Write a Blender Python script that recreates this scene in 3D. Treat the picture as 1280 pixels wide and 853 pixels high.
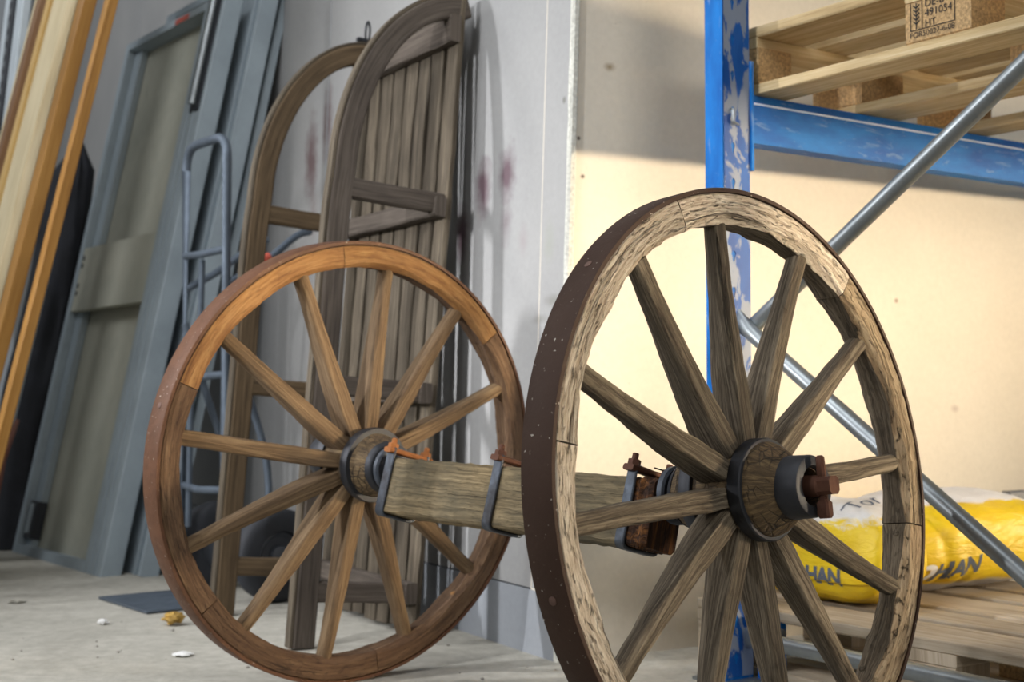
import bpy, bmesh, math, random
from mathutils import Vector, Matrix, noise
from mathutils.bvhtree import BVHTree
R = math.radians
V3 = Vector
random.seed(7)
S = bpy.context.scene
COL = S.collection
for o in list(bpy.data.objects):
    bpy.data.objects.remove(o)

# ------------------------------------------------------------------ camera
CAM_H = 0.585
cd = bpy.data.cameras.new('camera')
cam = bpy.data.objects.new('camera', cd); COL.objects.link(cam)
cam.location = (0, 0, CAM_H); cam.rotation_euler = (R(92.3), 0, 0)
cd.sensor_width = 36; cd.lens = 1700 / 1280 * 36
cd.clip_start = 0.05; cd.clip_end = 60
cd.dof.use_dof = True; cd.dof.focus_distance = 2.0; cd.dof.aperture_fstop = 5.6
S.camera = cam

# ------------------------------------------------------------------ world and light
wd = bpy.data.worlds.new('world'); S.world = wd; wd.use_nodes = True
bg = wd.node_tree.nodes['Background']
bg.inputs[0].default_value = (0.86, 0.93, 1.0, 1); bg.inputs[1].default_value = 0.19


def aim(o, loc, tgt):
    o.location = loc
    o.rotation_euler = (V3(tgt) - V3(loc)).to_track_quat('-Z', 'Y').to_euler()


def area(name, loc, tgt, sx, sy, power, col, spread=180):
    l = bpy.data.lights.new(name, 'AREA'); l.shape = 'RECTANGLE'; l.size = sx; l.size_y = sy
    l.energy = power; l.color = col; l.spread = R(spread)
    o = bpy.data.objects.new(name, l); COL.objects.link(o); aim(o, loc, tgt); return o


def spot(name, loc, tgt, power, col, cone, blend, rad, scale=(1, 1, 1)):
    l = bpy.data.lights.new(name, 'SPOT'); l.energy = power; l.color = col
    l.spot_size = R(cone); l.spot_blend = blend; l.shadow_soft_size = rad
    o = bpy.data.objects.new(name, l); COL.objects.link(o); aim(o, loc, tgt); o.scale = scale; return o


# warm working lamp of the hall (to the right, behind the camera), shining on the pale wall
area('work_lamp', (5.6, 1.85, 0.95), (0.45, 2.85, 0.80), 2.2, 0.25, 17, (1.0, 0.80, 0.55), 24)
# daylight from the open gate on the right, side and rear lamps, then two added fills
area('gate_daylight', (2.6, -2.4, 2.9), (0.4, 2.4, 0.5), 2.6, 1.4, 95, (1.0, 0.95, 0.87))
area('side_lamp', (-3.6, 2.5, 1.9), (-0.2, 3.3, 0.7), 0.10, 0.5, 10.5, (0.98, 0.98, 1.0), 55)
area('rear_lamp', (-2.9, -0.3, 2.0), (-0.1, 3.3, 0.7), 0.10, 0.5, 7.5, (0.98, 0.98, 1.0), 42)
area('left_fill', (-1.7, 1.6, 4.0), (-1.7, 5.0, 1.0), 2.4, 1.6, 88, (0.97, 0.98, 1.0))  # added fill without a known source, brightens the doors and left side
area('far_left_fill', (-3.6, 4.2, 3.6), (-2.0, 6.4, 1.9), 1.0, 1.0, 42, (0.97, 0.98, 1.0))  # unseen fill added to lift the dark wall at the far left

S.view_settings.view_transform = 'Standard'; S.view_settings.look = 'None'
S.view_settings.gamma = 1; S.view_settings.use_curve_mapping = False
S.view_settings.exposure = 0.0


# ------------------------------------------------------------------ camera-based measuring (points on the ground in metres)
def dirv(az):
    return V3((math.sin(R(az)), math.cos(R(az)), 0))


# ------------------------------------------------------------------ mesh helpers
def link(name, me, mat=None, parent=None):
    o = bpy.data.objects.new(name, me); COL.objects.link(o)
    if mat and not me.materials: me.materials.append(mat)
    if parent is not None: o.parent = parent
    return o


class MB:
    """collects geometry with UVs measured in metres (u along the grain)"""
    def __init__(s): s.v = []; s.f = []; s.uv = []

    def loft(s, rings, caps=True, closed=True, u0=0.0):
        n = len(rings[0]); b = len(s.v)
        for r in rings: s.v += [tuple(p) for p in r]
        us = [u0]
        for a, c in zip(rings, rings[1:]):
            ca = sum((V3(p) for p in a), V3()) / n; cc = sum((V3(p) for p in c), V3()) / n
            d = max((V3(p) - V3(q)).length for p, q in zip(a, c))
            us.append(us[-1] + max((ca - cc).length, d * .999))
        big = max(rings, key=lambda r: sum((V3(r[i]) - V3(r[i - 1])).length for i in range(n)))
        vs = [0]
        for i in range(n): vs.append(vs[-1] + (V3(big[(i + 1) % n]) - V3(big[i])).length)
        m = n if closed else n - 1
        for k in range(len(rings) - 1):
            for i in range(m):
                j = (i + 1) % n
                s.f.append((b + k * n + i, b + k * n + j, b + (k + 1) * n + j, b + (k + 1) * n + i))
                s.uv.append(((us[k], vs[i]), (us[k], vs[i + 1]), (us[k + 1], vs[i + 1]), (us[k + 1], vs[i])))
        if caps and closed:
            for k, rev in ((0, True), (len(rings) - 1, False)):
                ids = [b + k * n + i for i in range(n)]
                c0 = V3(s.v[ids[0]]); c1 = V3(s.v[ids[n // 4]])
                ax = (c1 - c0).normalized() if (c1 - c0).length > 1e-9 else V3((1, 0, 0))
                nr = (V3(s.v[ids[n // 2]]) - c0).cross(ax)
                ay = nr.cross(ax).normalized() if nr.length > 1e-12 else V3((0, 0, 1))
                uv = [((V3(s.v[i]) - c0).dot(ax) * .3 + 7, (V3(s.v[i]) - c0).dot(ay)) for i in ids]
                if rev: ids = ids[::-1]; uv = uv[::-1]
                s.f.append(tuple(ids)); s.uv.append(tuple(uv))
        return s

    def bar(s, p0, p1, w, h, up=(0, 0, 1), ch=0.004, n=1, jit=0.0, seed=0):
        """chamfered bar from p0 to p1; w across, h along up"""
        p0 = V3(p0); p1 = V3(p1); t = (p1 - p0).normalized(); up = V3(up)
        x = t.cross(up).normalized(); y = x.cross(t).normalized()
        rings = []
        for k in range(n + 1):
            c = p0.lerp(p1, k / n)
            rr = []
            for i, (a, b_) in enumerate(rect_ring(w, h, ch)):
                q = c + x * a + y * b_
                if jit: q = q + x * jit * noise.noise((k * .9 + seed, i * 1.3, seed)) + y * jit * noise.noise((k * .9, i * 1.3 + seed, seed + 9))
                rr.append(q)
            rings.append(rr)
        return s.loft(rings)

    def sweep(s, pts, ring, up=(0, 0, 1), upf=None):
        """sweep a list of 2D ring points (or a function of the index) along pts"""
        pts = [V3(p) for p in pts]; rings = []
        for k, p in enumerate(pts):
            t = (pts[min(k + 1, len(pts) - 1)] - pts[max(k - 1, 0)]).normalized()
            u = V3(upf(k) if upf else up); x = t.cross(u)
            if x.length < 1e-5: x = t.cross(V3((1, 0, 0)))
            x.normalize(); y = x.cross(t).normalized()
            r2 = ring(k) if callable(ring) else ring
            rings.append([p + x * a + y * b for a, b in r2])
        return s.loft(rings)

    def lathe(s, prof, M=None, n=48, wob=0.0, seed=0, close=False):
        """profile of (axial z, radius) about local z"""
        rings = []
        for (z, r) in prof:
            rr = []
            for i in range(n):
                a = 2 * math.pi * i / n
                q = r + wob * noise.noise((math.cos(a) * 2 + seed, math.sin(a) * 2, z * 20)) if r > 1e-4 else r
                p = V3((math.cos(a) * q, math.sin(a) * q, z)); rr.append(M @ p if M else p)
            rings.append(rr)
        if close: rings.append(rings[0]); return s.loft(rings, caps=False)
        return s.loft(rings)

    def build(s, name, mat, parent=None, smooth=35):
        me = bpy.data.meshes.new(name); me.from_pydata(s.v, [], s.f)
        uvl = me.uv_layers.new(name='UVMap'); k = 0
        flat = [c for f in s.uv for p in f for c in p]
        uvl.data.foreach_set('uv', flat)
        me.update()
        bm = bmesh.new(); bm.from_mesh(me); bmesh.ops.recalc_face_normals(bm, faces=bm.faces); bm.to_mesh(me); bm.free()
        me.polygons.foreach_set('use_smooth', [True] * len(me.polygons))
        me.set_sharp_from_angle(angle=R(smooth))
        return link(name, me, mat, parent)


def rect_ring(w, h, c):
    a, b = w / 2, h / 2; c = min(c, a * .9, b * .9)
    return [(a, -b + c), (a, b - c), (a - c, b), (-a + c, b), (-a, b - c), (-a, -b + c), (-a + c, -b), (a - c, -b)]


def super_ring(w, h, e, n=16):
    out = []
    for i in range(n):
        a = 2 * math.pi * (i + .5) / n; c, s_ = math.cos(a), math.sin(a)
        out.append((w / 2 * math.copysign(abs(c) ** (2 / e), c), h / 2 * math.copysign(abs(s_) ** (2 / e), s_)))
    return out


def circ(r, n=14): return [(r * math.cos(2 * math.pi * i / n), r * math.sin(2 * math.pi * i / n)) for i in range(n)]


def smooth_path(pts, n=8):
    P = [V3(p) for p in pts]; P = [P[0] * 2 - P[1]] + P + [P[-1] * 2 - P[-2]]; out = []
    for i in range(1, len(P) - 2):
        for k in range(n):
            t = k / n; a, b, c, d = P[i - 1], P[i], P[i + 1], P[i + 2]
            out.append(.5 * ((2 * b) + (c - a) * t + (2 * a - 5 * b + 4 * c - d) * t * t + (3 * b - a - 3 * c + d) * t ** 3))
    out.append(P[-2]); return out


def fillet(pts, r, n=6):
    P = [V3(p) for p in pts]; out = [P[0]]
    for i in range(1, len(P) - 1):
        a, b, c = P[i - 1], P[i], P[i + 1]; d1 = (a - b).normalized(); d2 = (c - b).normalized()
        rr = min(r, (a - b).length * .45, (c - b).length * .45)
        s_, e = b + d1 * rr, b + d2 * rr
        for k in range(n + 1):
            t = k / n; out.append((s_ * (1 - t) + b * t) * (1 - t) + (b * (1 - t) + e * t) * t)
    out.append(P[-1]); return out


def thing(name, label, cat, loc=(0, 0, 0), group=None, rot=None):
    o = bpy.data.objects.new(name, None); COL.objects.link(o); o.location = loc; o.empty_display_size = .1
    if rot is not None: o.rotation_euler = rot
    tag(o, label, cat, group); return o


def tag(o, label, cat, group=None):
    o['label'] = label; o['category'] = cat
    if group: o['group'] = group
    return o


def struct(o): o['kind'] = 'structure'; return o


# ------------------------------------------------------------------ materials
def newmat(name):
    m = bpy.data.materials.new(name); m.use_nodes = True; nt = m.node_tree
    return m, nt, nt.nodes['Principled BSDF']


def N(nt, t, **k):
    n = nt.nodes.new('ShaderNode' + t)
    for a, b in k.items():
        if a in ('operation', 'blend_type', 'data_type', 'feature', 'distance', 'wave_type', 'bands_direction', 'noise_dimensions', 'interpolation_type', 'noise_type'):
            setattr(n, a, b)
        else: n.inputs[a].default_value = b
    return n


def L(nt, a, b): nt.links.new(a, b)


def ramp(nt, src, stops):
    r = nt.nodes.new('ShaderNodeValToRGB'); e = r.color_ramp.elements
    while len(e) < len(stops): e.new(.5)
    for el, (p, c) in zip(e, stops): el.position = p; el.color = (*c, 1) if len(c) == 3 else c
    L(nt, src, r.inputs[0]); return r.outputs[0]


def mixc(nt, fac, a, b, mode='MIX'):
    m = nt.nodes.new('ShaderNodeMix'); m.data_type = 'RGBA'; m.blend_type = mode
    for s_, v in ((m.inputs[0], fac), (m.inputs[6], a), (m.inputs[7], b)):
        if hasattr(v, 'is_linked') or hasattr(v, 'links'): L(nt, v, s_)
        elif isinstance(v, (int, float)): s_.default_value = v
        else: s_.default_value = (*v, 1)
    return m.outputs[2]


def math_(nt, op, a, b=0.0, clamp=False):
    m = nt.nodes.new('ShaderNodeMath'); m.operation = op; m.use_clamp = clamp
    for s_, v in ((m.inputs[0], a), (m.inputs[1], b)):
        if isinstance(v, (int, float)): s_.default_value = v
        else: L(nt, v, s_)
    return m.outputs[0]


def uvvec(nt, scale, rnd=True, use='UV'):
    tc = nt.nodes.new('ShaderNodeTexCoord'); out = tc.outputs[use]
    if rnd:
        oi = nt.nodes.new('ShaderNodeObjectInfo'); va = nt.nodes.new('ShaderNodeVectorMath'); va.operation = 'MULTIPLY_ADD'
        cx = nt.nodes.new('ShaderNodeCombineXYZ')
        for i in range(3): L(nt, oi.outputs['Random'], cx.inputs[i])
        L(nt, cx.outputs[0], va.inputs[0]); va.inputs[1].default_value = (13.1, 7.7, 9.3); L(nt, out, va.inputs[2]); out = va.outputs[0]
    mp = nt.nodes.new('ShaderNodeMapping'); mp.inputs['Scale'].default_value = scale; L(nt, out, mp.inputs[0])
    return mp.outputs[0]


def noise_(nt, vec, scale=1, detail=8, rough=.6, dist=0.0):
    n = N(nt, 'TexNoise', Scale=scale, Detail=detail, Roughness=rough, Distortion=dist); L(nt, vec, n.inputs['Vector']); return n.outputs['Fac']


def bump(nt, b, h, strength, dist):
    n = nt.nodes.new('ShaderNodeBump'); n.inputs['Strength'].default_value = strength; n.inputs['Distance'].default_value = dist
    L(nt, h, n.inputs['Height']); L(nt, n.outputs[0], b.inputs['Normal'])


def wood(name, dark, mid, light, grain=(5, 130, 1), crack=.5, patch=.5, rough=.85, bd=.0016, bs=.9, pit=0.0, patchcol=None, ct=.37):
    """weathered wood: grain runs along u"""
    m, nt, b = newmat(name)
    g = noise_(nt, uvvec(nt, grain), 1, 6, .65, .4)
    g2 = noise_(nt, uvvec(nt, (grain[0] * 3, grain[1] * 3.3, 1)), 1, 4, .6)
    p = noise_(nt, uvvec(nt, (5, 9, 1)), 1, 5, .6)
    h = math_(nt, 'ADD', math_(nt, 'MULTIPLY', g, .68), math_(nt, 'MULTIPLY', g2, .32))
    c = ramp(nt, h, [(.30, dark), (.47, mid), (.68, light)])
    pc = ramp(nt, p, [(.36, (0, 0, 0)), (.66, (1, 1, 1))])
    c = mixc(nt, math_(nt, 'MULTIPLY', pc, patch), c, patchcol or tuple(x * .62 for x in mid), 'MIX') if patchcol else mixc(nt, math_(nt, 'MULTIPLY', pc, patch), c, tuple(.45 + x * .2 for x in (mid)), 'MULTIPLY')
    # long drying cracks
    cr = noise_(nt, uvvec(nt, (2.2, 55, 1)), 1, 5, .72, .8)
    crm = ramp(nt, cr, [(ct - .07, (1, 1, 1)), (ct, (0, 0, 0))])
    crm = math_(nt, 'MULTIPLY', crm, crack)
    hh = math_(nt, 'SUBTRACT', h, math_(nt, 'MULTIPLY', crm, 1.3))
    if pit:
        v = N(nt, 'TexNoise', Scale=1, Detail=7, Roughness=.7, Distortion=.25); L(nt, uvvec(nt, (55, 210, 1)), v.inputs['Vector'])
        pm = math_(nt, 'MULTIPLY', ramp(nt, v.outputs['Fac'], [(.33, (1, 1, 1)), (.45, (0, 0, 0))]), pit)
        crm = math_(nt, 'MAXIMUM', crm, pm); hh = math_(nt, 'SUBTRACT', hh, math_(nt, 'MULTIPLY', pm, .9))
    c = mixc(nt, math_(nt, 'MULTIPLY', crm, .85), c, tuple(x * .22 for x in dark))
    oi = nt.nodes.new('ShaderNodeObjectInfo')
    val = math_(nt, 'ADD', math_(nt, 'MULTIPLY', oi.outputs['Random'], .28), .86)
    hs = nt.nodes.new('ShaderNodeHueSaturation'); L(nt, c, hs.inputs['Color']); L(nt, val, hs.inputs['Value'])
    L(nt, hs.outputs[0], b.inputs['Base Color']); b.inputs['Roughness'].default_value = rough
    b.inputs['Specular IOR Level'].default_value = .3
    bump(nt, b, hh, bs, bd); return m


def metal(name, col, col2, rough=.45, metallic=.6, sc=30, bs=.25, spots=None, dirt=.5, use='Object'):
    m, nt, b = newmat(name)
    v = uvvec(nt, (sc, sc, sc), True, use)
    n1 = noise_(nt, v, 1, 8, .7, .3); n2 = noise_(nt, uvvec(nt, (sc * .25,) * 3, True, use), 1, 5, .6)
    c = mixc(nt, math_(nt, 'MULTIPLY', ramp(nt, n2, [(.35, (0, 0, 0)), (.68, (1, 1, 1))]), dirt), col, col2)
    c = mixc(nt, math_(nt, 'MULTIPLY', ramp(nt, n1, [(.4, (0, 0, 0)), (.75, (1, 1, 1))]), dirt * .6), c, tuple(x * .5 for x in col2))
    if spots:
        n3 = noise_(nt, uvvec(nt, (160,) * 3, True, use), 1, 3, .5)
        c = mixc(nt, ramp(nt, n3, [(.69, (0, 0, 0)), (.72, (1, 1, 1))]), c, spots)
    L(nt, c, b.inputs['Base Color']); b.inputs['Metallic'].default_value = metallic
    rr = math_(nt, 'ADD', math_(nt, 'MULTIPLY', n1, .3), rough - .15); L(nt, rr, b.inputs['Roughness'])
    b.inputs['Specular IOR Level'].default_value = .5 if metallic > .45 else .2
    bump(nt, b, n1, bs, .0015); return m


def plain(name, col, rough=.6, metallic=0, var=.12, sc=12, bs=.0, use='Object'):
    m, nt, b = newmat(name)
    n = noise_(nt, uvvec(nt, (sc,) * 3, True, use), 1, 6, .6)
    c = ramp(nt, n, [(.3, tuple(x * (1 - var) for x in col)), (.7, tuple(min(1, x * (1 + var)) for x in col))])
    L(nt, c, b.inputs['Base Color']); b.inputs['Roughness'].default_value = rough; b.inputs['Metallic'].default_value = metallic
    if bs: bump(nt, b, n, bs, .003)
    return m


def wall_mat(name, col, col2, spots, groove=None, lowcol=None, fine=.10):
    """painted wall; UV in metres from the corner and the floor; spots = (u, v, ru, rv, colour, strength)"""
    m, nt, b = newmat(name)
    tc = nt.nodes.new('ShaderNodeTexCoord'); sx = nt.nodes.new('ShaderNodeSeparateXYZ'); L(nt, tc.outputs['UV'], sx.inputs[0])
    v = uvvec(nt, (1.3, 1.3, 1), False); n1 = noise_(nt, v, 1, 8, .62, .3)
    c = ramp(nt, n1, [(.32, col2), (.62, col)])
    n2 = noise_(nt, uvvec(nt, (60, 60, 1), False), 1, 5, .7)
    c = mixc(nt, fine, c, ramp(nt, n2, [(.35, (.25, .24, .22)), (.65, (1, 1, 1))]), 'MULTIPLY')
    n3 = noise_(nt, uvvec(nt, (14, 30, 1), False), 1, 9, .75, 1.5)
    c = mixc(nt, math_(nt, 'MULTIPLY', ramp(nt, n3, [(.29, (1, 1, 1)), (.35, (0, 0, 0))]), .35), c, (.22, .2, .18))
    warp = math_(nt, 'MULTIPLY', math_(nt, 'SUBTRACT', noise_(nt, uvvec(nt, (22, 22, 1), False), 1, 4, .6), .5), 1.1)
    for (u, w_, ru, rv, sc, st) in spots:
        du = math_(nt, 'DIVIDE', math_(nt, 'SUBTRACT', sx.outputs[0], u), ru)
        dv = math_(nt, 'DIVIDE', math_(nt, 'SUBTRACT', sx.outputs[1], w_), rv)
        d = math_(nt, 'ADD', math_(nt, 'MULTIPLY', du, du), math_(nt, 'MULTIPLY', dv, dv))
        d = math_(nt, 'ADD', math_(nt, 'SQRT', d), warp)
        f = math_(nt, 'MULTIPLY', math_(nt, 'SUBTRACT', 1.0, d, True), st * 1.6, True)
        c = mixc(nt, f, c, sc)
    L(nt, c, b.inputs['Base Color']); b.inputs['Roughness'].default_value = .62
    bump(nt, b, n2, .12, .002); return m


def hub_wood():
    """turned hub: dark brown wood split into small checks"""
    m, nt, b = newmat('hub_wood')
    g = noise_(nt, uvvec(nt, (30, 160, 1), False), 1, 6, .7, .3)
    c = ramp(nt, g, [(.3, (.032, .02, .01)), (.5, (.105, .068, .032)), (.72, (.24, .165, .075))])
    vv = nt.nodes.new('ShaderNodeTexVoronoi'); vv.feature = 'DISTANCE_TO_EDGE'; vv.inputs['Scale'].default_value = 1
    w = N(nt, 'TexNoise', Scale=1, Detail=4, Roughness=.6); L(nt, uvvec(nt, (60, 60, 1), False), w.inputs['Vector'])
    mx = nt.nodes.new('ShaderNodeMix'); mx.data_type = 'VECTOR'; mx.inputs[0].default_value = .35
    L(nt, uvvec(nt, (95, 48, 1), False), mx.inputs[4]); L(nt, w.outputs['Color'], mx.inputs[5]); L(nt, mx.outputs[1], vv.inputs['Vector'])
    k = ramp(nt, vv.outputs['Distance'], [(.015, (1, 1, 1)), (.06, (0, 0, 0))])
    sp = noise_(nt, uvvec(nt, (4, 7, 1), False), 1, 4, .6)
    k = math_(nt, 'MULTIPLY', k, ramp(nt, sp, [(.42, (0, 0, 0)), (.55, (1, 1, 1))]))
    c = mixc(nt, math_(nt, 'MULTIPLY', k, .9), c, (.012, .008, .006))
    L(nt, c, b.inputs['Base Color']); b.inputs['Roughness'].default_value = .8
    bump(nt, b, math_(nt, 'SUBTRACT', g, math_(nt, 'MULTIPLY', k, 1.5)), 1.0, .003); return m


M = {}
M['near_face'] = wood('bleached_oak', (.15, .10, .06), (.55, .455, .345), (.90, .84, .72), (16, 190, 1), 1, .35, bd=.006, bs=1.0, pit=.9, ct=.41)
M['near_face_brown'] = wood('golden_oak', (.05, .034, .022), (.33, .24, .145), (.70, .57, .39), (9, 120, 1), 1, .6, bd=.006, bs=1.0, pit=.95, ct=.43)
M['near_dark'] = wood('brown_oak', (.028, .021, .015), (.12, .092, .062), (.29, .235, .165), (7, 190, 1), .9, .6, bd=.005, bs=1.0, pit=.4)
M['spoke'] = wood('spoke_wood', (.030, .023, .017), (.125, .098, .068), (.36, .30, .215), (7, 230, 1), .8, .6, bd=.005, bs=1.0, pit=.25)
M['spoke_far'] = wood('far_spoke_wood', (.045, .029, .017), (.155, .10, .055), (.31, .215, .12), (6, 200, 1), .5, .55, bd=.0025, pit=.2)
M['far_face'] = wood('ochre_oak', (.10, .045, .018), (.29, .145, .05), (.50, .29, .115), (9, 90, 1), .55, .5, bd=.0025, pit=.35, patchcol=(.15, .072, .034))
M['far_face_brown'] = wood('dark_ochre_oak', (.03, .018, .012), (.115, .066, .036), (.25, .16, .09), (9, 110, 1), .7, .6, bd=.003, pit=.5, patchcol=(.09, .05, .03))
M['nave'] = hub_wood()
M['beam'] = wood('axle_wood', (.035, .026, .016), (.20, .148, .078), (.52, .40, .225), (5, 130, 1), .9, .9, bd=.004, pit=.25, patchcol=(.085, .075, .05))
M['rot'] = wood('rotten_wood', (.008, .005, .004), (.055, .024, .012), (.36, .14, .03), (26, 60, 1), .9, .7, bd=.006, pit=.6)
M['sled'] = wood('sled_wood', (.035, .028, .023), (.092, .074, .060), (.17, .142, .115), (4, 150, 1), .5, .5, bd=.0015)
M['slat'] = wood('slat_wood', (.035, .028, .020), (.085, .068, .048), (.205, .168, .12), (3, 120, 1), .9, .7, bd=.0035)
M['runner_far'] = wood('brown_runner_wood', (.035, .023, .013), (.11, .075, .042), (.20, .14, .08), (4, 140, 1), .6, .5, bd=.0015)
M['tyre'] = metal('rusty_tyre', (.045, .024, .016), (.075, .042, .028), .6, .05, 40, .5, spots=(.42, .38, .33))
M['tyre_edge'] = metal('rust_edge', (.17, .105, .085), (.11, .065, .05), .6, .3, 60, .5)
M['tyre_far'] = metal('brown_tyre', (.13, .06, .032), (.07, .036, .022), .55, .05, 45, .6, spots=(.34, .30, .25))
M['band'] = metal('black_band', (.028, .030, .036), (.05, .053, .062), .5, .5, 40, .4)
M['strap'] = metal('strap_iron', (.085, .105, .135), (.028, .026, .028), .5, .5, 60, .8, dirt=.9)
M['rust'] = metal('rust', (.115, .052, .033), (.055, .025, .018), .62, .35, 50, .6)
M['orange_rust'] = metal('orange_rust', (.34, .13, .04), (.15, .06, .025), .7, .1, 50, .6)
M['galv'] = metal('galvanised', (.30, .33, .345), (.22, .245, .26), .38, .75, 14, .08, dirt=.6)
M['tube'] = metal('hand_truck_tube', (.13, .16, .20), (.08, .10, .125), .5, .4, 20, .15)
M['rubber'] = plain('rubber', (.028, .031, .038), .7, var=.3)
M['hubplastic'] = plain('wheel_disc', (.09, .10, .12), .45, .3)
M['door_frame'] = metal('door_steel', (.33, .39, .43), (.26, .31, .35), .5, .0, 6, .05, dirt=.5)
M['door_panel'] = metal('door_sheet', (.46, .455, .38), (.34, .36, .31), .6, .0, 4, .04, dirt=.6)
M['door_dark'] = plain('slot', (.015, .018, .025), .6)
M['plank'] = wood('pine_plank', (.44, .34, .19), (.60, .50, .31), (.72, .63, .44), (1.6, 40, 1), .05, .25, .6, .0006, .3)
M['plank_y'] = wood('yellow_plank', (.50, .31, .10), (.66, .44, .17), (.74, .54, .25), (1.6, 40, 1), .05, .25, .6, .0006, .3)
M['plank_o'] = wood('amber_plank', (.20, .09, .015), (.32, .155, .033), (.42, .225, .06), (1.6, 40, 1), .08, .3, .5, .0006, .3)
M['plank_b'] = wood('brown_edge', (.12, .06, .03), (.22, .12, .06), (.30, .18, .10), (1.6, 40, 1), .1, .3, .6, .0006, .3)
M['pallet'] = wood('pallet_wood', (.36, .23, .10), (.60, .45, .24), (.78, .65, .42), (3, 70, 1), .22, .45, .8, .0012, .6)
M['pallet_low'] = wood('worn_pallet_wood', (.28, .21, .14), (.50, .41, .30), (.66, .58, .46), (3, 70, 1), .35, .5, .85, .0012, .6)
M['chip'] = plain('pressed_chip_block', (.50, .33, .16), .9, var=.45, sc=170, bs=.3)
M['black_cloth'] = plain('black_cloth', (.012, .014, .02), .85, var=.4, bs=.5)
M['white_board'] = plain('white_profile', (.52, .58, .62), .4, .1, var=.06)
M['ink'] = plain('black_ink', (.02, .02, .02), .8, var=0)
M['grey_ink'] = plain('grey_ink', (.10, .12, .16), .7, var=0)
M['white_ink'] = plain('white_ink', (.85, .85, .85), .7, var=0)
M['red'] = plain('red', (.45, .08, .05), .6)
M['leaf'] = plain('dry_leaf', (.42, .26, .06), .8, var=.4, sc=60)
M['scrap'] = plain('white_scrap', (.8, .8, .78), .8)
M['stone'] = plain('grit', (.30, .28, .25), .9, var=.4)


def rack_paint():
    m, nt, b = newmat('blue_rack_paint')
    worn = noise_(nt, uvvec(nt, (13, 55, 1)), 1, 6, .6, .6)
    n = noise_(nt, uvvec(nt, (4, 12, 1)), 1, 5, .6)
    c = ramp(nt, n, [(.35, (.002, .085, .36)), (.65, (.006, .19, .60))])
    n2 = noise_(nt, uvvec(nt, (60, 60, 1)), 1, 6, .7)
    c = mixc(nt, math_(nt, 'MULTIPLY', ramp(nt, n2, [(.62, (0, 0, 0)), (.70, (1, 1, 1))]), .45), c, (.18, .30, .50))
    c = mixc(nt, math_(nt, 'MULTIPLY', ramp(nt, worn, [(.60, (0, 0, 0)), (.70, (1, 1, 1))]), .55), c, (.24, .36, .56))
    L(nt, c, b.inputs['Base Color']); b.inputs['Roughness'].default_value = .6; b.inputs['Specular IOR Level'].default_value = .2; return m


def post_face():
    m, nt, b = newmat('worn_blue_paint')
    worn = noise_(nt, uvvec(nt, (9, 20, 1)), 1, 7, .62, .8)
    n = noise_(nt, uvvec(nt, (5, 12, 1)), 1, 5, .6)
    c = ramp(nt, n, [(.35, (.004, .06, .27)), (.65, (.010, .11, .42))])
    f = ramp(nt, worn, [(.49, (0, 0, 0)), (.53, (1, 1, 1))])
    c = mixc(nt, math_(nt, 'MULTIPLY', f, .9), c, (.25, .29, .36))
    L(nt, c, b.inputs['Base Color']); b.inputs['Roughness'].default_value = .55; b.inputs['Specular IOR Level'].default_value = .25; return m


M['blue'] = rack_paint(); M['blue_worn'] = post_face()


def floor_mat():
    m, nt, b = newmat('concrete')
    v = uvvec(nt, (1, 1, 1), False, 'Object')
    n1 = noise_(nt, v, 1.6, 8, .62, .6); n2 = noise_(nt, v, 26, 8, .75); n3 = noise_(nt, v, 140, 4, .7)
    c = ramp(nt, n1, [(.30, (.38, .365, .315)), (.68, (.60, .58, .51))])
    c = mixc(nt, .5, c, ramp(nt, n2, [(.32, (.40, .38, .35)), (.62, (1, 1, 1))]), 'MULTIPLY')
    c = mixc(nt, math_(nt, 'MULTIPLY', ramp(nt, n3, [(.66, (0, 0, 0)), (.72, (1, 1, 1))]), .5), c, (.14, .13, .12))
    L(nt, c, b.inputs['Base Color']); b.inputs['Roughness'].default_value = .82
    h = math_(nt, 'ADD', n2, math_(nt, 'MULTIPLY', n3, .5)); bump(nt, b, h, .5, .004); return m


M['floor'] = floor_mat()


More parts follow.
